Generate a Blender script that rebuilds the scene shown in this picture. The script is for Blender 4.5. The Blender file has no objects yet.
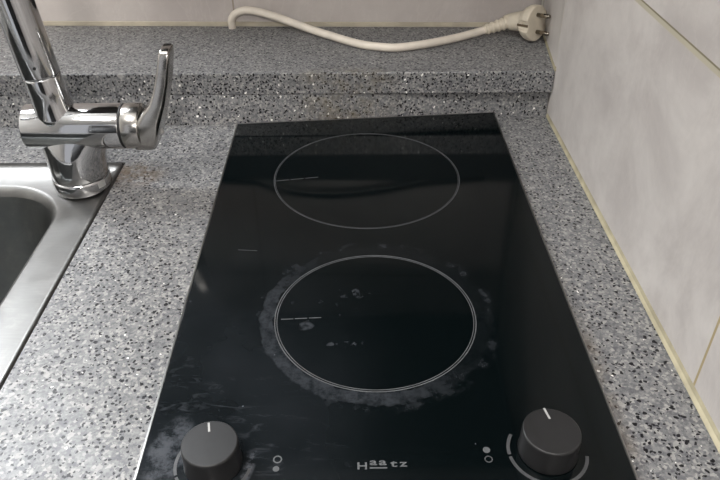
import bpy, bmesh, math, random
from mathutils import Vector, Matrix
random.seed(7)
scene = bpy.context.scene
col = scene.collection
PI = math.pi

# ------------------------------------------------------------ camera
cam_data = bpy.data.cameras.new('camera')
cam = bpy.data.objects.new('camera', cam_data)
col.objects.link(cam)
cam.location = (-0.00457, -0.71611, 0.34682)
cam.rotation_euler = (0.946207, 0.00687, -0.001015)
cam_data.sensor_fit = 'HORIZONTAL'
cam_data.sensor_width = 36.0
cam_data.lens = 698.1 * 36.0 / 720.0
cam_data.clip_start = 0.01
cam_data.clip_end = 50
scene.camera = cam

# ------------------------------------------------------------ world, lights, exposure
world = bpy.data.worlds.new('world')
scene.world = world
world.use_nodes = True
bg = world.node_tree.nodes['Background']
bg.inputs['Color'].default_value = (0.93, 0.95, 1.0, 1)
bg.inputs['Strength'].default_value = 0.46


def area(name, loc, target, sx, sy, power, color):
    d = bpy.data.lights.new(name, 'AREA')
    d.shape = 'RECTANGLE'
    d.size, d.size_y, d.energy, d.color = sx, sy, power, color
    o = bpy.data.objects.new(name, d)
    col.objects.link(o)
    o.location = loc
    o.rotation_euler = (Vector(target) - Vector(loc)).to_track_quat('-Z', 'Y').to_euler()
    return o


# daylight entering through the window in the back wall, left of the hob
WX0, WX1, WZ0, WZ1 = -1.25, -0.50, 0.52, 1.25
area('window_daylight', ((WX0 + WX1) / 2, 0.20, (WZ0 + WZ1) / 2), ((WX0 + WX1) / 2, -1, (WZ0 + WZ1) / 2),
     WX1 - WX0, WZ1 - WZ0, 38.0, (0.92, 0.96, 1.0))
# unseen low source behind the camera, inferred from the spout's shadow
area('low_front_light', (0.13, -2.1, 1.10), (0.0, -0.2, 0.0), 0.12, 0.12, 8.5, (1.0, 0.96, 0.92))
area('overhead_fill', (-0.45, -0.85, 1.55), (-0.2, -0.3, 0.0), 0.6, 0.6, 15.0, (1.0, 0.97, 0.94))  # fill added overhead to brighten upward faces against the fronts

scene.view_settings.view_transform = 'Standard'
scene.view_settings.look = 'None'
scene.view_settings.gamma = 1.0
scene.view_settings.use_curve_mapping = False
scene.view_settings.exposure = 0.75


# ------------------------------------------------------------ helpers
def link_mesh(name, bm, mat, parent=None, smooth=False, world_mesh=True):
    me = bpy.data.meshes.new(name)
    bmesh.ops.recalc_face_normals(bm, faces=bm.faces)
    bm.to_mesh(me)
    bm.free()
    o = bpy.data.objects.new(name, me)
    col.objects.link(o)
    if mat:
        me.materials.append(mat)
    if smooth:
        for p in me.polygons:
            p.use_smooth = True
    if parent:
        o.parent = parent
    return o


def thing(name, label, cat, loc, group=None):
    o = bpy.data.objects.new(name, None)
    o.empty_display_size = 0.02
    col.objects.link(o)
    o.location = loc
    o['label'] = label
    o['category'] = cat
    if group:
        o['group'] = group
    return o


def tag(o, label, cat, group=None):
    o['label'] = label
    o['category'] = cat
    if group:
        o['group'] = group
    return o


def structure(o):
    o['kind'] = 'structure'
    return o


def shift(bm, v):
    bmesh.ops.translate(bm, verts=bm.verts, vec=Vector(v))
    return bm


def ring_loft(bm, rings, closed=True, cap0=True, cap1=True):
    vr = [[bm.verts.new(p) for p in r] for r in rings]
    n = len(vr[0])
    for a, b in zip(vr[:-1], vr[1:]):
        for i in range(n if closed else n - 1):
            j = (i + 1) % n
            bm.faces.new((a[i], a[j], b[j], b[i]))
    if cap0:
        bm.faces.new(list(reversed(vr[0])))
    if cap1:
        bm.faces.new(vr[-1])
    return bm


def frame_from(axis):
    a = Vector(axis).normalized()
    up = Vector((0, 0, 1)) if abs(a.z) < 0.95 else Vector((0, 1, 0))
    u = up.cross(a).normalized()
    return a, u, a.cross(u)


def lathe(bm, origin, axis, prof, n=48, sx=1.0, sy=1.0, cap0=True, cap1=True):
    """prof: (radius, distance along axis)"""
    a, u, v = frame_from(axis)
    o = Vector(origin)
    rings = []
    for r, d in prof:
        rings.append([o + a * d + u * (r * sx * math.cos(2 * PI * i / n)) + v * (r * sy * math.sin(2 * PI * i / n))
                      for i in range(n)])
    return ring_loft(bm, rings, True, cap0, cap1)


def catmull(pts, sub=10):
    P = [Vector(p) for p in pts]
    P = [P[0] * 2 - P[1]] + P + [P[-1] * 2 - P[-2]]
    out = []
    for i in range(1, len(P) - 2):
        for k in range(sub):
            t = k / sub
            a, b, c, d = P[i - 1], P[i], P[i + 1], P[i + 2]
            out.append(0.5 * ((2 * b) + (c - a) * t + (2 * a - 5 * b + 4 * c - d) * t * t
                              + (-a + 3 * b - 3 * c + d) * t ** 3))
    out.append(P[-2])
    return out


def tube(bm, path, r, n=20):
    rings = []
    prev = None
    for i, p in enumerate(path):
        t = (path[min(i + 1, len(path) - 1)] - path[max(i - 1, 0)]).normalized()
        if prev is None:
            u = t.orthogonal().normalized()
        else:
            u = (prev - t * prev.dot(t)).normalized()
        prev = u
        v = t.cross(u)
        rr = r(i / (len(path) - 1)) if callable(r) else r
        rings.append([p + u * rr * math.cos(2 * PI * k / n) + v * rr * math.sin(2 * PI * k / n) for k in range(n)])
    return ring_loft(bm, rings)


def prism(bm, poly, z0, z1):
    """poly: list of (x, y)"""
    return ring_loft(bm, [[Vector((x, y, z0)) for x, y in poly], [Vector((x, y, z1)) for x, y in poly]])


def box(bm, x0, x1, y0, y1, z0, z1):
    return prism(bm, [(x0, y0), (x1, y0), (x1, y1), (x0, y1)], z0, z1)


def bevel(bm, w, seg=2, angle=0.5):
    bmesh.ops.recalc_face_normals(bm, faces=bm.faces)
    es = [e for e in bm.edges if len(e.link_faces) == 2 and e.calc_face_angle(0) > angle]
    bmesh.ops.bevel(bm, geom=es, offset=w, segments=seg, profile=0.5, affect='EDGES')
    return bm


def annulus(bm, cx, cy, z, r, w, h=0.00012, a0=0.0, a1=2 * PI, n=128):
    full = abs(a1 - a0 - 2 * PI) < 1e-6
    m = n if full else n + 1
    sec = []
    for i in range(m):
        a = a0 + (a1 - a0) * i / n
        c, s = math.cos(a), math.sin(a)
        sec.append([bm.verts.new((cx + q * c, cy + q * s, zz))
                    for q, zz in ((r - w / 2, z), (r + w / 2, z), (r + w / 2, z + h), (r - w / 2, z + h))])
    for i in range(n):
        p, q = sec[i], sec[(i + 1) % m]
        for k in range(4):
            bm.faces.new((p[k], p[(k + 1) % 4], q[(k + 1) % 4], q[k]))
    if not full:
        bm.faces.new(sec[0])
        bm.faces.new(sec[-1])
    return bm


# ------------------------------------------------------------ materials
class NT:
    def __init__(self, name):
        self.m = bpy.data.materials.new(name)
        self.m.use_nodes = True
        self.t = self.m.node_tree
        self.b = self.t.nodes['Principled BSDF']
        tc = self.t.nodes.new('ShaderNodeTexCoord')
        self.P = tc.outputs['Object']

    def node(self, typ, **kw):
        n = self.t.nodes.new(typ)
        for k, v in kw.items():
            setattr(n, k, v)
        return n

    def put(self, sock, v):
        if hasattr(v, 'links'):
            self.t.links.new(v, sock)
        else:
            sock.default_value = v

    def math(self, op, a, b=0.0, c=None, clamp=False):
        n = self.node('ShaderNodeMath', operation=op, use_clamp=clamp)
        self.put(n.inputs[0], a)
        self.put(n.inputs[1], b)
        if c is not None:
            self.put(n.inputs[2], c)
        return n.outputs[0]

    def noise(self, scale, detail=3, rough=0.5, vec=None, dist=0.0):
        n = self.node('ShaderNodeTexNoise')
        self.put(n.inputs['Vector'], vec or self.P)
        n.inputs['Scale'].default_value = scale
        n.inputs['Detail'].default_value = detail
        n.inputs['Roughness'].default_value = rough
        n.inputs['Distortion'].default_value = dist
        return n.outputs[0]

    def xyz(self):
        s = self.node('ShaderNodeSeparateXYZ')
        self.put(s.inputs[0], self.P)
        return s.outputs

    def ramp(self, v, stops):
        n = self.node('ShaderNodeMapRange', clamp=True)
        n.interpolation_type = 'SMOOTHSTEP'
        self.put(n.inputs[0], v)
        n.inputs[1].default_value, n.inputs[2].default_value = stops[0], stops[1]
        n.inputs[3].default_value, n.inputs[4].default_value = stops[2], stops[3]
        return n.outputs[0]

    def mix(self, f, a, b):
        n = self.node('ShaderNodeMix', data_type='RGBA')
        self.put(n.inputs[0], f)
        self.put(n.inputs[6], a)
        self.put(n.inputs[7], b)
        return n.outputs[2]

    def bump(self, h, strength, dist):
        n = self.node('ShaderNodeBump')
        n.inputs['Strength'].default_value = strength
        n.inputs['Distance'].default_value = dist
        self.put(n.inputs['Height'], h)
        self.put(self.b.inputs['Normal'], n.outputs[0])

    def blob(self, cx, cy, rx, ry, soft=0.5, ang=0.0):
        """1 inside an ellipse in x,y fading to 0 outside"""
        x, y, z = self.xyz()
        dx, dy = self.math('SUBTRACT', x, cx), self.math('SUBTRACT', y, cy)
        c, s = math.cos(ang), math.sin(ang)
        u = self.math('ADD', self.math('MULTIPLY', dx, c / rx), self.math('MULTIPLY', dy, s / rx))
        v = self.math('ADD', self.math('MULTIPLY', dx, -s / ry), self.math('MULTIPLY', dy, c / ry))
        d = self.math('SQRT', self.math('ADD', self.math('MULTIPLY', u, u), self.math('MULTIPLY', v, v)))
        return self.ramp(d, (1 - soft, 1 + soft, 1, 0))


def rgb(r, g, b):
    f = lambda c: ((c / 255 + 0.055) / 1.055) ** 2.4 if c > 10 else c / 255 / 12.92
    return (f(r), f(g), f(b), 1)


def plain(name, color, rough=0.5, metal=0.0, noise_amt=0.0, scale=40.0, spec=0.5):
    n = NT(name)
    if noise_amt:
        f = n.ramp(n.noise(scale), (0.3, 0.7, 0, 1))
        d = tuple(c * (1 - noise_amt) for c in color[:3]) + (1,)
        n.put(n.b.inputs['Base Color'], n.mix(f, d, color))
    else:
        n.b.inputs['Base Color'].default_value = color
    n.b.inputs['Roughness'].default_value = rough
    n.b.inputs['Metallic'].default_value = metal
    n.b.inputs['Specular IOR Level'].default_value = spec
    return n.m


def granite(name, stains=False):
    n = NT(name)

    def cells(scale, off):
        mp = n.node('ShaderNodeMapping')
        n.put(mp.inputs[0], n.P)
        mp.inputs['Location'].default_value = (off, off * 1.7, off * 0.3)
        wob = n.node('ShaderNodeTexNoise')
        n.put(wob.inputs['Vector'], n.P)
        wob.inputs['Scale'].default_value = scale * 1.3
        add = n.node('ShaderNodeVectorMath', operation='MULTIPLY_ADD')
        n.put(add.inputs[0], wob.outputs[1])
        add.inputs[1].default_value = (0.9 / scale,) * 3
        n.put(add.inputs[2], mp.outputs[0])
        v = n.node('ShaderNodeTexVoronoi')
        n.put(v.inputs['Vector'], add.outputs[0])
        v.inputs['Scale'].default_value = scale
        s = n.node('ShaderNodeSeparateColor')
        n.put(s.inputs[0], v.outputs['Color'])
        return s.outputs, v.outputs['Distance']

    base = n.mix(n.ramp(n.noise(260, 4, 0.7), (0.3, 0.7, 0, 1)), rgb(92, 92, 95), rgb(130, 130, 129))
    c1, d1 = cells(520, 0.0)
    base = n.mix(n.math('MULTIPLY', n.math('GREATER_THAN', c1[0], 0.72), 0.45), base, rgb(72, 73, 79))
    base = n.mix(n.math('MULTIPLY', n.math('GREATER_THAN', c1[1], 0.80), 0.45), base, rgb(172, 170, 165))
    c2, d2 = cells(215, 3.1)
    dark = n.math('MULTIPLY', n.math('GREATER_THAN', c2[0], 0.50), n.math('LESS_THAN', d2, 0.28))
    base = n.mix(n.math('MULTIPLY', dark, 1.0), base, rgb(10, 10, 13))
    c3, d3 = cells(200, 7.7)
    white = n.math('MULTIPLY', n.math('GREATER_THAN', c3[2], 0.86), n.math('LESS_THAN', d3, 0.23))
    base = n.mix(n.math('MULTIPLY', white, 0.9), base, rgb(240, 238, 233))
    c4, d4 = cells(330, 12.3)
    big = n.math('MULTIPLY', n.math('GREATER_THAN', c4[1], 0.55), n.math('LESS_THAN', d4, 0.32))
    base = n.mix(n.math('MULTIPLY', big, 1.0), base, rgb(22, 22, 27))
    if stains:
        # lime and rust around the foot of the tap, a dull line of grime along the hob trim
        st = n.math('MULTIPLY', n.blob(-0.232, -0.112, 0.026, 0.020, 0.6), n.ramp(n.noise(90, 4, 0.7), (0.35, 0.6, 0, 1)))
        base = n.mix(n.math('MULTIPLY', st, 0.7), base, rgb(96, 78, 58))
        x, y, z = n.xyz()
        g = n.math('MULTIPLY', n.ramp(n.math('ABSOLUTE', n.math('SUBTRACT', x, 0.155)), (0.0, 0.012, 1, 0)),
                   n.ramp(y, (-0.30, -0.38, 0, 1)))
        g = n.math('MULTIPLY', g, n.ramp(n.noise(45, 3, 0.6), (0.35, 0.6, 0, 1)))
        base = n.mix(n.math('MULTIPLY', g, 0.55), base, rgb(92, 80, 68))
    else:
        st = n.math('MULTIPLY', n.blob(-0.02, 0.006, 0.045, 0.012, 0.6), n.ramp(n.noise(60, 4, 0.7), (0.35, 0.7, 0, 1)))
        base = n.mix(n.math('MULTIPLY', st, 0.5), base, rgb(104, 94, 74))
    n.put(n.b.inputs['Base Color'], base)
    n.put(n.b.inputs['Roughness'], n.ramp(n.noise(30, 3), (0.3, 0.7, 0.30, 0.38)))
    n.b.inputs['Specular IOR Level'].default_value = 0.22
    return n.m


def wall_tile(name, axis_joints, base_a, base_b, streak):
    """axis_joints: list of (axis index, position, width, kind)"""
    n = NT(name)
    f = n.ramp(n.noise(9, 6, 0.65, dist=0.4), (0.32, 0.66, 0, 1))
    c = n.mix(f, base_a, base_b)
    c = n.mix(n.math('MULTIPLY', n.ramp(n.noise(60, 5, 0.7), (0.4, 0.75, 0, 1)), 0.22), c, base_a)
    # fine pale scratch-like veins of the tile print
    mp = n.node('ShaderNodeMapping')
    n.put(mp.inputs[0], n.P)
    mp.inputs['Scale'].default_value = (10, 12, 3.0)
    mp.inputs['Rotation'].default_value = (0.5, 0.2, 0)
    v = n.noise(1.6, 6, 0.65, vec=mp.outputs[0], dist=1.2)
    vein = n.ramp(n.math('ABSOLUTE', n.math('SUBTRACT', v, 0.5)), (0.0, 0.02, 1, 0))
    c = n.mix(n.math('MULTIPLY', vein, streak), c, rgb(214, 208, 202))
    s = n.xyz()
    hsum = None
    for ax, pos, w, colr, lim in axis_joints:
        d = n.math('ABSOLUTE', n.math('SUBTRACT', s[ax], pos))
        m = n.ramp(d, (w * 0.4, w * 0.65, 1, 0))
        if lim:
            la, lo, hi = lim
            m = n.math('MULTIPLY', m, n.math('MULTIPLY', n.math('GREATER_THAN', s[la], lo), n.math('LESS_THAN', s[la], hi)))
        c = n.mix(m, c, colr)
    n.put(n.b.inputs['Base Color'], c)
    n.b.inputs['Roughness'].default_value = 0.38
    n.b.inputs['Specular IOR Level'].default_value = 0.4
    return n.m


def chrome(name, color=(0.48, 0.48, 0.485, 1), rough=0.06):
    n = NT(name)
    n.put(n.b.inputs['Base Color'], color)
    n.b.inputs['Metallic'].default_value = 1.0
    n.put(n.b.inputs['Roughness'], n.ramp(n.noise(70, 4, 0.7), (0.45, 0.75, rough, rough + 0.10)))
    n.bump(n.noise(35, 2), 0.05, 0.002)
    return n.m


def steel(name, dark=False):
    n = NT(name)
    mp = n.node('ShaderNodeMapping')
    n.put(mp.inputs[0], n.P)
    mp.inputs['Scale'].default_value = (60, 900, 60)
    br = n.noise(1.0, 3, 0.6, vec=mp.outputs[0])
    a, b = (rgb(100, 100, 99), rgb(118, 117, 115)) if not dark else (rgb(104, 106, 106), rgb(122, 123, 121))
    c = n.mix(br, a, b)
    sc = n.ramp(n.noise(18, 5, 0.7, dist=0.8), (0.5, 0.8, 0, 0.35))
    c = n.mix(sc, c, rgb(160, 158, 153))
    n.put(n.b.inputs['Base Color'], c)
    n.b.inputs['Metallic'].default_value = 1.0
    n.put(n.b.inputs['Roughness'], n.ramp(n.noise(25, 3), (0.3, 0.7, 0.34, 0.46)))
    n.bump(br, 0.08, 0.0006)
    return n.m


def hob_glass():
    n = NT('black_hob_glass')
    x, y, z = n.xyz()
    # dried ring of burnt residue outside the front zone
    cx, cy, R0 = 0.0046, -0.3308, 0.0738
    dx, dy = n.math('SUBTRACT', x, cx), n.math('SUBTRACT', y, cy)
    r = n.math('SQRT', n.math('ADD', n.math('MULTIPLY', dx, dx), n.math('MULTIPLY', dy, dy)))
    edge = n.math('MULTIPLY', n.math('SUBTRACT', n.noise(38, 4, 0.7), 0.5), 0.012)
    ro = n.math('ADD', r, edge)
    band = n.math('MULTIPLY', n.ramp(ro, (0.0735, 0.0750, 0, 1)), n.ramp(ro, (0.0835, 0.0865, 1, 0)))
    patch = n.ramp(n.noise(120, 5, 0.75), (0.34, 0.62, 0.25, 1))
    # heavier on the left and on the near side
    side = n.ramp(n.math('ADD', n.math('MULTIPLY', dx, -0.80), n.math('MULTIPLY', dy, -0.70)), (-0.03, 0.07, 0.10, 1))
    ring = n.math('MULTIPLY', n.math('MULTIPLY', band, patch), side)
    # outer weaker halo
    halo = n.math('MULTIPLY', n.ramp(ro, (0.082, 0.086, 0, 1)), n.ramp(ro, (0.088, 0.094, 1, 0)))
    halo = n.math('MULTIPLY', n.math('MULTIPLY', halo, n.ramp(n.noise(60, 4, 0.7), (0.45, 0.7, 0, 1))), 0.25)
    # white lime residue to the left of the left knob
    k1 = n.math('MULTIPLY', n.blob(-0.1215, -0.4505, 0.0125, 0.026, 0.25, -0.15), n.ramp(n.noise(70, 6, 0.75), (0.34, 0.62, 0, 1)))
    k2 = n.math('MULTIPLY', n.blob(-0.072, -0.463, 0.003, 0.014, 0.5, -0.2), n.ramp(n.noise(150, 4, 0.6), (0.4, 0.6, 0, 1)))
    # wiped smears spreading over the near left corner
    mp = n.node('ShaderNodeMapping')
    n.put(mp.inputs[0], n.P)
    mp.inputs['Rotation'].default_value = (0, 0, 0.7)
    mp.inputs['Scale'].default_value = (1, 3.2, 1)
    sm = n.ramp(n.noise(48, 6, 0.7, vec=mp.outputs[0], dist=1.0), (0.45, 0.75, 0, 1))
    area_l = n.blob(-0.118, -0.455, 0.085, 0.085, 0.6)
    smear = n.math('MULTIPLY', n.math('MULTIPLY', sm, area_l), 0.40)
    haze = n.math('MULTIPLY', n.ramp(n.noise(14, 3, 0.5), (0.3, 0.7, 0.4, 1)), n.blob(-0.13, -0.45, 0.10, 0.16, 0.8))  # dirt film with the bluish window reflection painted in
    # food marks inside the front zone
    f1 = n.math('MULTIPLY', n.blob(-0.030, -0.318, 0.030, 0.030, 0.8), n.ramp(n.noise(75, 4, 0.6), (0.58, 0.70, 0, 1)))
    f2 = n.math('MULTIPLY', n.blob(-0.012, -0.305, 0.016, 0.005, 0.5), n.ramp(n.noise(160, 3, 0.6), (0.50, 0.62, 0, 1)))
    f3 = n.math('MULTIPLY', n.blob(-0.046, -0.3415, 0.0055, 0.004, 0.4), n.ramp(n.noise(200, 3), (0.4, 0.6, 0.2, 1)))
    f4 = n.math('MULTIPLY', n.blob(-0.018, -0.360, 0.014, 0.0025, 0.5), n.ramp(n.noise(170, 3), (0.5, 0.6, 0, 1)))
    # small dots of lime and dust
    v = n.node('ShaderNodeTexVoronoi')
    n.put(v.inputs['Vector'], n.P)
    v.inputs['Scale'].default_value = 62
    sc = n.node('ShaderNodeSeparateColor')
    n.put(sc.inputs[0], v.outputs['Color'])
    dots = n.math('MULTIPLY', n.math('LESS_THAN', v.outputs['Distance'], 0.035), n.math('GREATER_THAN', sc.outputs[0], 0.55))
    dots = n.math('MULTIPLY', dots, n.ramp(y, (-0.22, -0.42, 0.1, 1)))
    tot = n.math('MULTIPLY', ring, 0.17)
    for q, w in ((halo, 0.35), (k1, 0.30), (k2, 0.4), (smear, 0.46), (haze, 0.07), (f1, 0.10), (f2, 0.14), (f3, 0.22), (f4, 0.22), (dots, 0.5)):
        tot = n.math('MAXIMUM', tot, n.math('MULTIPLY', q, w))
    c = n.mix(tot, (0.0016, 0.0030, 0.0034, 1), rgb(114, 118, 126))
    n.put(n.b.inputs['Base Color'], c)
    n.put(n.b.inputs['Roughness'], n.math('ADD', n.math('MULTIPLY', tot, 0.5), n.ramp(n.noise(9, 3), (0.3, 0.7, 0.05, 0.09)), clamp=True))
    n.b.inputs['IOR'].default_value = 1.33
    return n.m


M = {}
M['granite'] = granite('speckled_grey_stone', True)
M['granite_ledge'] = granite('speckled_grey_stone_ledge')
M['glass'] = hob_glass()
M['trim'] = plain('brushed_trim', rgb(150, 150, 148), 0.3, 1.0)
M['print'] = plain('grey_print', rgb(86, 88, 90), 0.5, 0, 0.2, 300)
M['print_soft'] = plain('faint_grey_print', rgb(70, 71, 73), 0.5, 0, 0.3, 200)
M['print_ring'] = plain('ring_print', rgb(88, 90, 92), 0.45, 0, 0.35, 90)
M['knob'] = plain('black_plastic_knob', rgb(28, 28, 29), 0.44, 0, 0.25, 120)
M['pointer'] = plain('white_pointer_paint', rgb(160, 160, 158), 0.5)
M['chrome'] = chrome('polished_chrome')
M['chrome_dull'] = chrome('dulled_chrome', (0.40, 0.385, 0.365, 1), 0.18)
M['black'] = plain('black_gap', rgb(12, 12, 13), 0.5)
M['steel'] = steel('brushed_stainless')
M['steel_dark'] = steel('brushed_stainless_bowl', True)
M['caulk'] = plain('yellowed_sealant', rgb(176, 168, 142), 0.55, 0, 0.25, 60)
M['caulk_pale'] = plain('cream_sealant', rgb(180, 171, 152), 0.55, 0, 0.2, 50)
M['cable'] = plain('cream_plastic_cable', rgb(214, 205, 192), 0.45, 0, 0.10, 60)
M['plug'] = plain('cream_plastic_plug', rgb(204, 194, 176), 0.5, 0, 0.12, 80)
M['pin'] = plain('nickel_pin', rgb(150, 142, 130), 0.22, 1.0)
M['slot'] = plain('dark_contact', rgb(96, 82, 64), 0.5, 0.3)
M['appliance'] = plain('dark_enamel', rgb(30, 31, 33), 0.35)
M['paint'] = plain('white_paint', rgb(205, 203, 198), 0.6, 0, 0.05, 5)
M['wood'] = plain('cabinet_laminate', rgb(66, 64, 62), 0.6, 0, 0.2, 8)
M['floor'] = plain('floor_vinyl', rgb(120, 104, 88), 0.5, 0, 0.2, 6)
grout = rgb(176, 164, 128)
grout_d = rgb(128, 120, 98)
M['wall_r'] = wall_tile('marbled_tile_right',
    [(1, -0.400, 0.0022, rgb(166, 150, 112), (2, -1, 0.180)),
     (1, 0.0125, 0.0016, rgb(206, 200, 190), None),
     (2, 0.1805, 0.0040, rgb(184, 177, 158), None),
     (2, 0.1826, 0.0012, grout_d, None),
     (2, 0.48, 0.003, grout_d, None), (1, -0.80, 0.003, grout_d, None)],
    rgb(180, 174, 171), rgb(206, 201, 197), 0.12)
M['wall_b'] = wall_tile('marbled_tile_back',
    [(0, -0.1635, 0.0020, rgb(150, 140, 128), None), (2, 0.35, 0.003, grout_d, None), (0, -0.76, 0.002, grout_d, None),
     (2, 0.65, 0.003, grout_d, None), (0, 0.2185, 0.0022, rgb(220, 216, 206), None)],
    rgb(176, 168, 164), rgb(190, 183, 178), 0.12)

# ------------------------------------------------------------ room shell
ZC = -0.006          # counter top surface
ZL = 0.0507          # ledge top surface
YB = 0.153           # back wall


def wall_back_y(x):
    return 0.1615 - (x + 0.2) * 0.030


bm = bmesh.new()                                   # back wall with the window opening
xs = [-1.6, WX0, WX1, 0.24]
zs = [-0.9, WZ0, WZ1, 1.6]
fr = [[bm.verts.new((x, wall_back_y(x), z)) for z in zs] for x in xs]
bk = [[bm.verts.new((x, wall_back_y(x) + 0.12, z)) for z in zs] for x in xs]
for i in range(3):
    for j in range(3):
        if i == 1 and j == 1:
            continue
        bm.faces.new((fr[i][j], fr[i + 1][j], fr[i + 1][j + 1], fr[i][j + 1]))
        bm.faces.new((bk[i][j], bk[i][j + 1], bk[i + 1][j + 1], bk[i + 1][j]))
for (a, b) in (((1, 1), (2, 1)), ((2, 1), (2, 2)), ((2, 2), (1, 2)), ((1, 2), (1, 1))):
    bm.faces.new((fr[a[0]][a[1]], fr[b[0]][b[1]], bk[b[0]][b[1]], bk[a[0]][a[1]]))
for k in range(3):
    for (a, b) in (((k, 0), (k + 1, 0)), ((k, 3), (k + 1, 3)), ((0, k), (0, k + 1)), ((3, k), (3, k + 1))):
        bm.faces.new((fr[a[0]][a[1]], fr[b[0]][b[1]], bk[b[0]][b[1]], bk[a[0]][a[1]]))
structure(link_mesh('wall_back', bm, M['wall_b']))

bm = bmesh.new()                                   # right wall: main run and the narrow return beyond the joint
poly = [(0.2195, -2.6), (0.2133, -0.445), (0.2068, 0.0125), (0.2205, 0.1489), (0.2205, 0.27), (0.34, 0.27), (0.34, -2.6)]
prism(bm, poly, -0.9, 1.6)
structure(link_mesh('wall_right', bm, M['wall_r']))

bm = bmesh.new()
box(bm, -1.70, -1.6, -2.6, 0.30, -0.9, 1.6)
structure(link_mesh('wall_left', bm, M['paint']))
bm = bmesh.new()
box(bm, -1.7, 0.34, -2.6, 0.30, 1.6, 1.7)
structure(link_mesh('ceiling', bm, M['paint']))
bm = bmesh.new()
box(bm, -1.7, 0.34, -2.6, 0.30, -1.0, -0.9)
structure(link_mesh('floor', bm, M['floor']))

bm = bmesh.new()                                   # window frame
for a in ((WX0, WX0 + 0.03, WZ0, WZ1), (WX1 - 0.03, WX1, WZ0, WZ1), (WX0 + 0.03, WX1 - 0.03, WZ0, WZ0 + 0.03),
          (WX0 + 0.03, WX1 - 0.03, WZ1 - 0.03, WZ1), (-0.89, -0.86, WZ0 + 0.03, WZ1 - 0.03)):
    box(bm, a[0], a[1], 0.176, 0.192, a[2], a[3])
structure(link_mesh('window_1', bm, M['paint']))

# ------------------------------------------------------------ countertop (with the opening for the sink)
SX0, SX1, SY0, SY1 = -0.80, -0.247, -0.52, -0.0875
xr = lambda y: 0.2068 - 0.0142 * (y - 0.0125) - 0.0004
bm = bmesh.new()
xs = [-1.0, SX0, SX1, None]
ys = [-0.60, SY0, SY1, 0.016]
top, bot = [], []
for i, x in enumerate(xs):
    top.append([bm.verts.new(((x if x is not None else xr(y)), y, ZC)) for y in ys])
    bot.append([bm.verts.new(((x if x is not None else xr(y)), y, ZC - 0.03)) for y in ys])
for i in range(3):
    for j in range(3):
        if i == 1 and j == 1:
            continue
        bm.faces.new((top[i][j], top[i + 1][j], top[i + 1][j + 1], top[i][j + 1]))
        bm.faces.new((bot[i][j], bot[i][j + 1], bot[i + 1][j + 1], bot[i + 1][j]))
for (a, b) in (((1, 1), (2, 1)), ((2, 1), (2, 2)), ((2, 2), (1, 2)), ((1, 2), (1, 1))):
    bm.faces.new((top[a[0]][a[1]], top[b[0]][b[1]], bot[b[0]][b[1]], bot[a[0]][a[1]]))
for k in range(3):
    for (a, b) in (((k, 0), (k + 1, 0)), ((k, 3), (k + 1, 3)), ((0, k), (0, k + 1)), ((3, k), (3, k + 1))):
        bm.faces.new((top[a[0]][a[1]], top[b[0]][b[1]], bot[b[0]][b[1]], bot[a[0]][a[1]]))
o = link_mesh('countertop', bm, M['granite'])
tag(o, 'speckled grey stone countertop running around the sink and the black hob', 'countertop')

# ------------------------------------------------------------ raised ledge behind the counter
led = thing('stone_ledge', 'raised speckled grey stone ledge along the back wall with a cable lying on it', 'ledge', (0, 0, 0))
YF = 0.0060
bm = bmesh.new()
box(bm, -1.0, 0.2071, YF, 0.0125, 0.0255, ZL)
bm.free()
bm = bmesh.new()
prism(bm, [(-1.0, YF), (0.2064, YF), (0.2066, 0.0125), (0.2200, 0.1470), (-1.0, wall_back_y(-1.0) - 0.0005)], 0.0255, ZL)
bevel(bm, 0.0012, 2)
link_mesh('ledge_slab', bm, M['granite_ledge'], led)
bm = bmesh.new()                                   # upright strip below, its foot creeping forward to the left
L, Rr = -1.0, 0.2066
foot = lambda x: 0.0150 + (x - 0.19) * 0.046 if x > -0.25 else 0.0150 - 0.44 * 0.046
pts = [(-1.0, foot(-1.0)), (-0.25, foot(-0.25))] + [(-0.25 + 0.4564 * i / 16, foot(-0.25 + 0.4564 * i / 16)) for i in range(1, 17)]
rings = []
for x, yb in pts:
    rings.append([Vector((x, yb, ZC)), Vector((x, max(yb + 0.002, 0.0072), 0.0265)), Vector((x, 0.05, 0.0265)), Vector((x, 0.05, ZC))])
ring_loft(bm, rings)
link_mesh('riser', bm, M['granite_ledge'], led)

# sealant lines (part of the wall joints)
bm = bmesh.new()
pts = [(-0.60, 0.0), (-0.20, 0.0), (0.012, 0.0)]
rings = []
for y, _ in pts:
    x = xr(y) + 0.0006
    w = 0.0040 if y < -0.5 else (0.0024 if y < -0.1 else 0.0014)
    rings.append([Vector((x, y, ZC - 0.001)), Vector((x - w, y, ZC + 0.0004)), Vector((x - w * 0.35, y, ZC + 0.0025)), Vector((x, y, ZC + 0.0065))])
ring_loft(bm, rings)
structure(link_mesh('trim_1', bm, M['caulk']))
bm = bmesh.new()
rings = []
for x in (-1.0, 0.2195):
    y = wall_back_y(x)
    rings.append([Vector((x, y + 0.001, ZL)), Vector((x, y - 0.0015, ZL + 0.0002)), Vector((x, y - 0.0008, ZL + 0.005)), Vector((x, y + 0.001, ZL + 0.006))])
ring_loft(bm, rings)
structure(link_mesh('trim_2', bm, M['caulk_pale']))
bm = bmesh.new()
rings = []
for (x, y, w) in ((0.2062, 0.0060, 0.0010), (0.2067, 0.0125, 0.001), (0.2205, 0.148, 0.0014)):
    rings.append([Vector((x + 0.001, y, ZL - 0.0005)), Vector((x - w, y, ZL + 0.0003)), Vector((x - w * .4, y, ZL + 0.003)), Vector((x + 0.001, y, ZL + 0.005))])
ring_loft(bm, rings)
structure(link_mesh('trim_3', bm, M['caulk']))

# ------------------------------------------------------------ hob
hob = thing('electric_hob', 'black glass two-zone built-in hob with two black knobs', 'hob', (0, -0.25, ZC))


def in_hob(bm):
    return shift(bm, (0, 0.25, -ZC))


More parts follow.
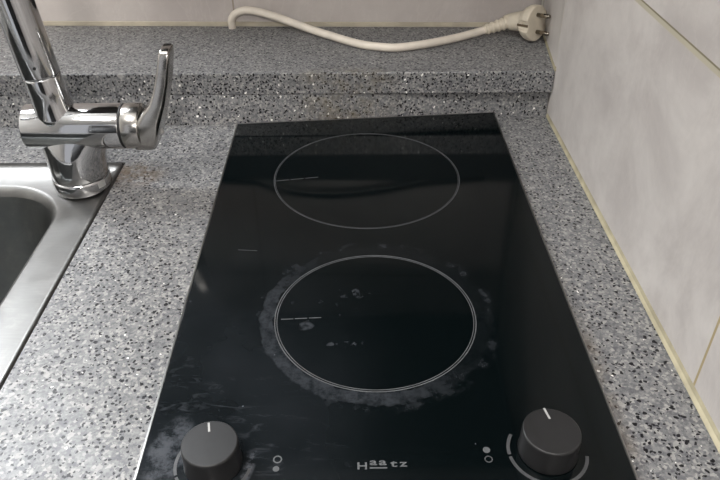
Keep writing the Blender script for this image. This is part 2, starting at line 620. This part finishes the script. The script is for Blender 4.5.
BL, BR, FR_, FL = (-0.1426, -0.0127), (0.1460, 0.0121), (0.1538, -0.5200), (-0.1366, -0.5200)


def inset(P, d):
    c = Vector((0.002, -0.26))
    out = []
    for x, y in P:
        out.append((x - d * (1 if x > c.x else -1), y - d * (1 if y > c.y else -1)))
    return out


quad = [FL, FR_, BR, BL]
bm = bmesh.new()
prism(bm, inset(quad, 0.0010), ZC + 0.0022, 0.0)
bevel(bm, 0.0007, 2)
glass = link_mesh('glass_top', shift(bm, (0, 0, 0)), M['glass'], None)
glass.parent = hob
glass.matrix_parent_inverse = Matrix.Translation((0, 0.25, -ZC))
bm = bmesh.new()
q0, q1 = inset(quad, -0.0004), inset(quad, 0.0008)
for i in range(4):
    j = (i + 1) % 4
    a, b, c, d = q0[i], q0[j], q1[j], q1[i]
    prism(bm, [a, b, c, d], ZC, -0.0003)
link_mesh('metal_trim', in_hob(bm), M['trim'], hob)['label'] = 'thin bright metal edge'


def zone(cx, cy, r, lines, mat, dash):
    bm = bmesh.new()
    for rr, w in lines:
        annulus(bm, cx, cy, 0.0, rr, w)
    z = link_mesh('cooking_zone_ring', in_hob(bm), mat, hob)
    bm = bmesh.new()
    (x0, y0), (x1, y1) = dash
    for k in range(3):
        a, b = k / 3, k / 3 + 0.29
        d = Vector((x1 - x0, y1 - y0)).normalized()
        nx, ny = -d.y * 0.0004, d.x * 0.0004
        p = (x0 + (x1 - x0) * a, y0 + (y1 - y0) * a)
        q = (x0 + (x1 - x0) * b, y0 + (y1 - y0) * b)
        prism(bm, [(p[0] - nx, p[1] - ny), (q[0] - nx, q[1] - ny), (q[0] + nx, q[1] + ny), (p[0] + nx, p[1] + ny)], 0, 0.00012)
    link_mesh('sensor_mark', in_hob(bm), mat, z)
    return z


zone(0.0001, -0.1287, 0.0896, [(0.0896, 0.0007), (0.0884, 0.00035)], M['print_soft'], ((-0.0873, -0.1369), (-0.0452, -0.1298)))
zone(0.0046, -0.3308, 0.0738, [(0.0738, 0.0008), (0.0722, 0.0006)], M['print_ring'], ((-0.0646, -0.3342), (-0.0338, -0.3323)))


def knob(cx, cy, r, pa, pb, arcs):
    bm = bmesh.new()
    prof = [(r * 1.02, 0.0), (r * 1.03, 0.001), (r * 1.0, 0.004), (r * 0.99, 0.0160), (r * 0.975, 0.0176), (r * 0.94, 0.0182)]
    lathe(bm, (0, 0, 0), (0, 0, 1), prof, 64)
    k = link_mesh('control_knob', bm, M['knob'], hob, smooth=False)
    for p in k.data.polygons:
        p.use_smooth = len(p.vertices) == 4
    k.location = (cx, cy + 0.25, 0.0004 - ZC)
    bm = bmesh.new()
    d = (Vector(pb) - Vector(pa)).normalized()
    n = Vector((-d.y, d.x)) * 0.0006
    a, b = Vector(pa) - Vector((cx, cy)), Vector(pb) - Vector((cx, cy))
    prism(bm, [tuple(a - n), tuple(b - n), tuple(b + n), tuple(a + n)], 0.0181, 0.0185)
    link_mesh('pointer_mark', bm, M['pointer'], k)['label'] = 'short white pointer line'
    bm = bmesh.new()
    for (a0, a1, w) in arcs:
        annulus(bm, cx, cy, 0.0, r * 1.34, w, 0.00012, math.radians(a0), math.radians(a1), 48)
    link_mesh('power_scale', in_hob(bm), M['print_soft'], hob)
    return k


knob(-0.0931, -0.4590, 0.0166, (-0.0959, -0.4447), (-0.0945, -0.4512), [(150, 202, .0018), (206, 350, .0018)])
knob(0.1052, -0.4515, 0.0172, (0.1040, -0.4350), (0.1058, -0.4430), [(148, 186, .0020), (190, 350, .0020)])


def glyph_text(txt, x, y, size, wx, off=0.018):
    cu = bpy.data.curves.new('t', 'FONT')
    cu.body = txt
    cu.size = size
    cu.offset = off * size
    cu.extrude = 0.00006
    cu.resolution_u = 3
    to = bpy.data.objects.new('t', cu)
    col.objects.link(to)
    bpy.context.view_layer.update()
    me = bpy.data.meshes.new_from_object(to.evaluated_get(bpy.context.evaluated_depsgraph_get()))
    bpy.data.objects.remove(to)
    b = bmesh.new()
    b.from_mesh(me)
    bpy.data.meshes.remove(me)
    x0 = min(v.co.x for v in b.verts)
    x1 = max(v.co.x for v in b.verts)
    y0 = min(v.co.y for v in b.verts)
    for v in b.verts:
        v.co.x = x + (v.co.x - x0) / (x1 - x0) * wx
        v.co.y = y + (v.co.y - y0)
        v.co.z += 0.00008
    return b


def merge(dst, src):
    me = bpy.data.meshes.new('m')
    src.to_mesh(me)
    src.free()
    dst.from_mesh(me)
    bpy.data.meshes.remove(me)


LX, LY = -0.0082, -0.4640
bm = bmesh.new()
merge(bm, glyph_text('H', LX, LY, 0.0068, 0.0056))
merge(bm, glyph_text('a', LX + 0.0072, LY + 0.0028, 0.0068, 0.0044))
merge(bm, glyph_text('a', LX + 0.0126, LY + 0.0028, 0.0068, 0.0046))
box(bm, LX + 0.0072, LX + 0.0174, LY + 0.0006, LY + 0.0015, 0.0, 0.00014)
merge(bm, glyph_text('t', LX + 0.0192, LY + 0.0016, 0.0066, 0.0042))
merge(bm, glyph_text('z', LX + 0.0247, LY + 0.0018, 0.0066, 0.0046))
link_mesh('brand_lettering', in_hob(bm), M['print'], hob)['label'] = 'small grey lettering between the knobs'

bm = bmesh.new()
annulus(bm, -0.0555, -0.4567, 0, 0.0023, 0.0008, n=32)
link_mesh('zone_symbol', in_hob(bm), M['print'], hob)['label'] = 'small open circle beside left knob'
bm = bmesh.new()
lathe(bm, (-0.0558, -0.4633, 0), (0, 0, 1), [(0.0019, 0), (0.0019, 0.00012)], 24)
link_mesh('zone_symbol', in_hob(bm), M['print'], hob)['label'] = 'small filled dot beside left knob'
bm = bmesh.new()
lathe(bm, (0.0690, -0.4507, 0), (0, 0, 1), [(0.0022, 0), (0.0022, 0.00012)], 24)
link_mesh('zone_symbol', in_hob(bm), M['print'], hob)['label'] = 'small filled dot beside right knob'
bm = bmesh.new()
annulus(bm, 0.0693, -0.4573, 0, 0.0021, 0.0007, n=32)
link_mesh('zone_symbol', in_hob(bm), M['print_soft'], hob)['label'] = 'faint open circle beside right knob'
bm = bmesh.new()
prism(bm, [(-0.1083, -0.2482), (-0.0923, -0.2497), (-0.0923, -0.2492), (-0.1083, -0.2477)], 0, 0.0001)
link_mesh('scratch', in_hob(bm), M['print_soft'], hob)

# ------------------------------------------------------------ sink
sink = thing('kitchen_sink', 'brushed stainless steel sink set into the counter left of the hob', 'sink', (-0.5, -0.3, ZC))


def rrect(x0, x1, y0, y1, r, z, n=12):
    pts = []
    for cx, cy, a in ((x1 - r, y1 - r, 0), (x0 + r, y1 - r, 1), (x0 + r, y0 + r, 2), (x1 - r, y0 + r, 3)):
        for k in range(n + 1):
            t = (a + k / n) * PI / 2
            pts.append(Vector((cx + r * math.cos(t), cy + r * math.sin(t), z)))
    return pts


def back_lip(ring, z_flat):
    for v in ring:
        if v.y < SY1 - 0.0195:
            v.z = z_flat
    return ring


def in_sink(bm):
    return shift(bm, (0.5, 0.3, -ZC))


# rim plate: outer edge -> turned lip -> deck -> rolled bowl mouth
bm = bmesh.new()
rings = [rrect(SX0 + .001, SX1 - .0003, SY0 + .001, SY1 - .0008, 0.010, ZC - 0.002),
         rrect(SX0 + .001, SX1 - .0003, SY0 + .001, SY1 - .0008, 0.010, ZC + 0.0002),
         rrect(SX0 + .002, SX1 - .0016, SY0 + .002, SY1 - .002, 0.010, ZC + 0.0008),
         back_lip(rrect(SX0 + .002, SX1 - .0035, SY0 + .002, SY1 - .0150, 0.004, ZC + 0.0024), ZC + 0.0009),
         back_lip(rrect(SX0 + .003, SX1 - .0050, SY0 + .003, SY1 - .0172, 0.002, ZC + 0.0007), ZC + 0.0009),
         rrect(SX0 + .06, -0.2815, SY0 + .04, -0.1330, 0.066, ZC + 0.0008),
         rrect(SX0 + .062, -0.2830, SY0 + .042, -0.1345, 0.065, ZC + 0.0003),
         rrect(SX0 + .066, -0.2865, SY0 + .046, -0.1385, 0.062, ZC - 0.0030),
         rrect(SX0 + .068, -0.2885, SY0 + .048, -0.1405, 0.060, ZC - 0.0080)]
ring_loft(bm, rings, True, False, False)
link_mesh('sink_deck', in_sink(bm), M['steel'], sink, smooth=True)
bm = bmesh.new()
rings = [rrect(SX0 + .068, -0.2885, SY0 + .048, -0.1405, 0.060, ZC - 0.0080),
         rrect(SX0 + .070, -0.2900, SY0 + .050, -0.1420, 0.060, ZC - 0.03),
         rrect(SX0 + .074, -0.2950, SY0 + .056, -0.1470, 0.058, ZC - 0.14),
         rrect(SX0 + .085, -0.3060, SY0 + .066, -0.1580, 0.050, ZC - 0.160),
         rrect(SX0 + .11, -0.3300, SY0 + .09, -0.1800, 0.035, ZC - 0.168)]
ring_loft(bm, rings, True, False, True)
link_mesh('bowl', in_sink(bm), M['steel_dark'], sink, smooth=True)

# ------------------------------------------------------------ tap
FX, FY = -0.2745, -0.1345
ZB = ZC + 0.0012
tap = thing('kitchen_tap', 'polished chrome single-lever mixer tap standing on the sink corner', 'tap', (FX, FY, ZB))


def in_tap(bm):
    return shift(bm, (-FX, -FY, -ZB))


bm = bmesh.new()
lathe(bm, (FX, FY, ZB), (0, 0, 1), [(0.0252, 0), (0.0262, 0.001), (0.0266, 0.003), (0.0266, 0.0120), (0.0254, 0.0140)], 64)
link_mesh('base_collar', in_tap(bm), M['chrome'], tap, smooth=True)
bm = bmesh.new()
lathe(bm, (FX, FY, ZB), (0, 0, 1), [(0.0258, 0.0145), (0.0258, 0.0160)], 64)
link_mesh('seal_ring', in_tap(bm), M['black'], tap, smooth=True)
ZA = 0.0585            # height of the horizontal cylinder's axis
RA = 0.0208
bm = bmesh.new()       # upright body widening into the cylinder above
rings = []
for z, rx, ry, cx in ((0.0095, .0256, .0256, 0), (0.0105, .0264, .0264, 0), (0.018, .0264, .0262, .0003), (0.028, .0275, .0255, .0008), (0.038, .0295, .0235, .0018),
                      (0.045, .0320, .0210, .003), (0.052, .0360, .0185, .005), (0.058, .0380, .0150, .006)):
    rings.append([Vector((FX + cx + rx * math.cos(2 * PI * k / 64), FY + ry * math.sin(2 * PI * k / 64), z)) for k in range(64)])
ring_loft(bm, rings)
link_mesh('body_column', in_tap(bm), M['chrome'], tap, smooth=True)
bm = bmesh.new()
lathe(bm, (-0.3105, FY, ZA), (1, 0, 0), [(RA * .90, 0), (RA * .97, 0.0006), (RA, 0.002), (RA, 0.0875), (RA * .98, 0.0885)], 64)
o = link_mesh('mixer_barrel', in_tap(bm), M['chrome'], tap, smooth=True)
bm = bmesh.new()
lathe(bm, (-0.2222, FY, ZA), (1, 0, 0), [(RA * .99, 0), (RA * .99, 0.0019)], 64)
link_mesh('seal_ring', in_tap(bm), M['black'], tap, smooth=True)
# lever: cap and blade in one casting
lev_bm = bmesh.new()
lathe(lev_bm, (-0.2205, FY, ZA), (1, 0, 0), [(RA * .98, 0), (RA, 0.001), (RA, 0.0152), (RA * .98, 0.0160)], 64)
lever = link_mesh('lever', in_tap(lev_bm), M['chrome_dull'], tap, smooth=True)
bm = bmesh.new()
secs = [(0.0385, -.2130, -.1965, .0100), (0.041, -.2135, -.1935, .0140), (0.049, -.2080, -.1900, .0180), (0.0585, -.2070, -.1868, .0198),
        (0.068, -.2065, -.1838, .0190), (0.076, -.2010, -.1808, .0175), (0.084, -.1930, -.1780, .0165), (0.094, -.1880, -.1752, .0150),
        (0.104, -.1845, -.1722, .0135), (0.115, -.1810, -.1698, .0125), (0.125, -.1782, -.1678, .0120), (0.1305, -.1768, -.1672, .0105), (0.1330, -.1752, -.1678, .0075)]
rings = []
for z, xl, xr_, hw in secs:
    cx, hx = (xl + xr_) / 2, (xr_ - xl) / 2
    rings.append([Vector((cx + math.copysign(abs(math.cos(t)) ** 0.32, math.cos(t)) * hx,
                          FY + math.copysign(abs(math.sin(t)) ** 0.32, math.sin(t)) * hw, z))
                  for t in [2 * PI * k / 48 for k in range(48)]])
ring_loft(bm, rings)
link_mesh('lever_blade', in_tap(bm), M['chrome_dull'], lever, smooth=True)
bm = bmesh.new()
lathe(bm, (-0.1866, FY - 0.006, 0.056), (1, 0, 0.35), [(0.0026, -0.003), (0.0026, 0.0006), (0.0018, 0.0009)], 24)
link_mesh('index_button', in_tap(bm), M['pointer'], lever, smooth=True)['label'] = 'small round hot and cold index button'
# spout sleeve and spout pipe
sp = lambda z: Vector((-0.2838 - (z - 0.092) * 0.09, FY + 0.0005, z))
bm = bmesh.new()
path = [sp(z) for z in (0.062, 0.072, 0.082, 0.092, 0.1065, 0.1085)]
rr = [0.0205, 0.0182, 0.0168, 0.0162, 0.0160, 0.0156]
tube(bm, path, lambda t: rr[min(5, int(round(t * 5)))], 48)
link_mesh('spout_sleeve', in_tap(bm), M['chrome'], tap, smooth=True)
bm = bmesh.new()
tube(bm, [sp(0.1080), sp(0.1098)], 0.0150, 48)
link_mesh('seal_ring', in_tap(bm), M['black'], tap, smooth=True)
bm = bmesh.new()
path = [sp(z) for z in (0.0990, 0.1000, 0.12, 0.14, 0.17, 0.20, 0.23)]
p0 = sp(0.23)
ctrl = [sp(0.20), sp(0.23), p0 + Vector((-0.012, -0.006, 0.04)), p0 + Vector((-0.045, -0.020, 0.072)), p0 + Vector((-0.10, -0.045, 0.082)),
        p0 + Vector((-0.155, -0.070, 0.066)), p0 + Vector((-0.185, -0.084, 0.025)), p0 + Vector((-0.188, -0.086, -0.005))]
path = [sp(z) for z in (0.1090, 0.1100, 0.12, 0.14, 0.17)] + catmull(ctrl, 8)
tube(bm, path, 0.0163, 48)
spout = link_mesh('spout', in_tap(bm), M['chrome'], tap, smooth=True)
bm = bmesh.new()
lathe(bm, sp(0.1200) + Vector((0.0040, -0.0148, 0)), (0.25, -1, 0), [(0.0013, 0), (0.0013, 0.0016)], 20)
link_mesh('grub_screw', in_tap(bm), M['black'], spout)['label'] = 'tiny dark screw hole'
bm = bmesh.new()       # small label on the base collar
rings = []
for a in [math.radians(q) for q in range(-38, -19, 3)]:
    rings.append([Vector((FX + r_ * math.cos(a), FY + r_ * math.sin(a), z)) for r_, z in ((.0264, .0012), (.0269, .0012), (.0269, .0072), (.0264, .0072))])
ring_loft(bm, rings)
link_mesh('sticker', in_tap(bm), M['pointer'], tap)['label'] = 'small white sticker on the base'

# ------------------------------------------------------------ power cable with plug
cord = thing('power_cable', 'cream power cable with round two-pin plug lying on the stone ledge', 'cable', (0, 0.08, ZL))


def in_cord(bm):
    return shift(bm, (0, -0.08, -ZL))


RC = 0.0047
zl = ZL + RC + 0.0003
ctrl = [(-0.1660, 0.1520, 0.0500), (-0.1662, 0.1505, 0.0560), (-0.1650, 0.1490, 0.0635), (-0.1590, 0.1480, 0.0705), (-0.1470, 0.1470, 0.0745),
        (-0.1320, 0.1450, 0.0735), (-0.1130, 0.1420, 0.0690), (-0.0900, 0.1330, 0.0640), (-0.0660, 0.1190, 0.0600), (-0.0410, 0.1030, 0.0575), (-0.0060, 0.0790, zl), (0.0231, 0.0680, zl),
        (0.0420, 0.0680, zl), (0.0760, 0.0790, zl + .0005), (0.1133, 0.0975, zl + .0012), (0.1455, 0.1150, 0.0590)]
bm = bmesh.new()
tube(bm, catmull(ctrl, 8), RC, 20)
link_mesh('cable', in_cord(bm), M['cable'], cord, smooth=True)
# plug
Pn0 = Vector((0.1440, 0.1142, 0.0588))      # start of the ribbed sleeve
Pn1 = Vector((0.1735, 0.1165, 0.0680))
Pc = Vector((0.1925, 0.1040, 0.0722))       # back of the head
nrm = Vector((0.66, -0.74, 0.10)).normalized()
bm = bmesh.new()
path = [Pn0 + (Pn1 - Pn0) * (i / 40) for i in range(41)]
tube(bm, path, lambda t: (0.0062 + 0.0022 * t) * (1.0 if (t * 5) % 1 > 0.42 else 0.86) if t < .93 else 0.0078, 24)
link_mesh('strain_relief', in_cord(bm), M['plug'], cord, smooth=False)['label'] = 'ribbed sleeve'
bm = bmesh.new()
path = catmull([Pn0.lerp(Pn1, 0.86), Pn1, Pc + Vector((-0.002, 0.0035, -.0005)), Pc + nrm * 0.006], 8)
m_ = len(path) - 1
tube(bm, path, lambda t: 0.0078 + 0.0092 * (t ** 1.5), 32)
neck = link_mesh('plug_body', in_cord(bm), M['plug'], cord, smooth=True)
bm = bmesh.new()
a, u, v = frame_from(nrm)
prof = [(0.0120, -0.004), (0.0170, -0.001), (0.0198, 0.004), (0.0205, 0.0065), (0.0205, 0.0125), (0.0196, 0.0135)]
rings = []
for r, d in prof:
    ring = []
    for k in range(96):
        t = 2 * PI * k / 96
        q = r
        for c in (0, PI):                      # the two flats with earth contacts
            dd = abs((t - c + PI) % (2 * PI) - PI)
            if dd < 0.30:
                q = min(q, 0.0176 / max(math.cos(dd), .5) if dd > .16 else 0.0160)
        ring.append(Pc + a * d + u * (q * math.cos(t)) + v * (q * math.sin(t)))
    rings.append(ring)
ring_loft(bm, rings)
head = link_mesh('plug_head', in_cord(bm), M['plug'], cord)
for sgn in (1, -1):
    bm = bmesh.new()
    lathe(bm, Pc + a * 0.0133 + v * (0.0098 * sgn), nrm, [(0.0024, 0), (0.0024, 0.0155), (0.0020, 0.0172), (0.0010, 0.0180)], 20)
    link_mesh('pin', in_cord(bm), M['pin'], head, smooth=True)['label'] = 'round metal pin'
for sgn in (1, -1):
    bm = bmesh.new()
    c = Pc + a * 0.0065 + u * (0.0158 * sgn)
    rings = []
    for d in (-0.009, 0.0060):
        rings.append([c + a * d + u * (p_ * 0.0010) + v * (q_ * 0.0013) for p_, q_ in ((-1, -1), (1, -1), (1, 1), (-1, 1))])
    ring_loft(bm, rings)
    link_mesh('earth_contact', in_cord(bm), M['slot'], head)['label'] = 'dark earthing strip in the side'

# ------------------------------------------------------------ cupboard added out of view above, to darken the hob's reflection
cup = thing('added_cupboard', 'unseen dark cupboard added above the hob to darken its reflection', 'cupboard', (-0.05, 0.0, 0.43))
bm = bmesh.new()
box(bm, -0.30, 0.25, -0.13, 0.15, 0.0, 0.80)
bevel(bm, 0.002, 1)
link_mesh('cabinet_body', bm, M['wood'], cup)
for x in (-0.30, -0.024):
    bm = bmesh.new()
    box(bm, x + 0.002, x + 0.272, -0.150, -0.1305, 0.002, 0.798)
    bevel(bm, 0.002, 1)
    link_mesh('cabinet_door', bm, M['wood'], cup)

# ------------------------------------------------------------ rail and cord added out of view to imitate dark reflections in the hob
rail = thing('reflection_rail', 'dark horizontal rail added above the ledge to darken the hob reflection', 'rail', (-0.02, 0.15, 0.10))
bm = bmesh.new()
ring_loft(bm, [[Vector((x, wall_back_y(x) - 0.150 - d, z)) for d, z in ((0.0002, 0.002), (0.010, 0.002), (0.010, 0.070), (0.0002, 0.070))] for x in (-0.28, 0.215)])
shift(bm, (0.02, 0, 0))
bevel(bm, 0.001, 1)
link_mesh('rail_bar', bm, M['black'], rail)
bm = bmesh.new()
pts = [(-0.235, 0.145, 0.168), (-0.161, 0.146, 0.173), (-0.145, 0.146, 0.178), (-0.109, 0.146, 0.190), (-0.051, 0.146, 0.1964),
       (0.0216, 0.144, 0.1884), (0.0787, 0.143, 0.176), (0.127, 0.142, 0.170), (0.17, 0.141, 0.166)]
tube(bm, catmull(pts, 6), 0.0040, 12)
tag(link_mesh('reflection_cord', bm, M['black']), 'dark cord added above the rail to imitate the cable reflection in the hob', 'cord')

# ------------------------------------------------------------ tall dark refrigerator at the other side of the room (put in unseen to darken the chrome)
fr_ = thing('added_fridge', 'tall dark refrigerator put in unseen behind the camera to darken chrome reflections', 'added_fridge', (-0.26, -2.55, -0.9))
bm = bmesh.new()
box(bm, -0.45, 0.45, -0.32, 0.30, 0.0, 2.1)
bevel(bm, 0.01, 2)
link_mesh('cabinet_body', bm, M['appliance'], fr_)
for z0, z1 in ((0.03, 1.28), (1.30, 2.07)):
    bm = bmesh.new()
    box(bm, -0.445, 0.445, 0.305, 0.345, z0, z1)
    bevel(bm, 0.008, 2)
    d_ = link_mesh('door', bm, M['appliance'], fr_)
    bm = bmesh.new()
    box(bm, -0.40, -0.38, 0.346, 0.39, z0 + 0.2, z1 - 0.1)
    bevel(bm, 0.004, 2)
    link_mesh('handle', bm, M['trim'], d_)
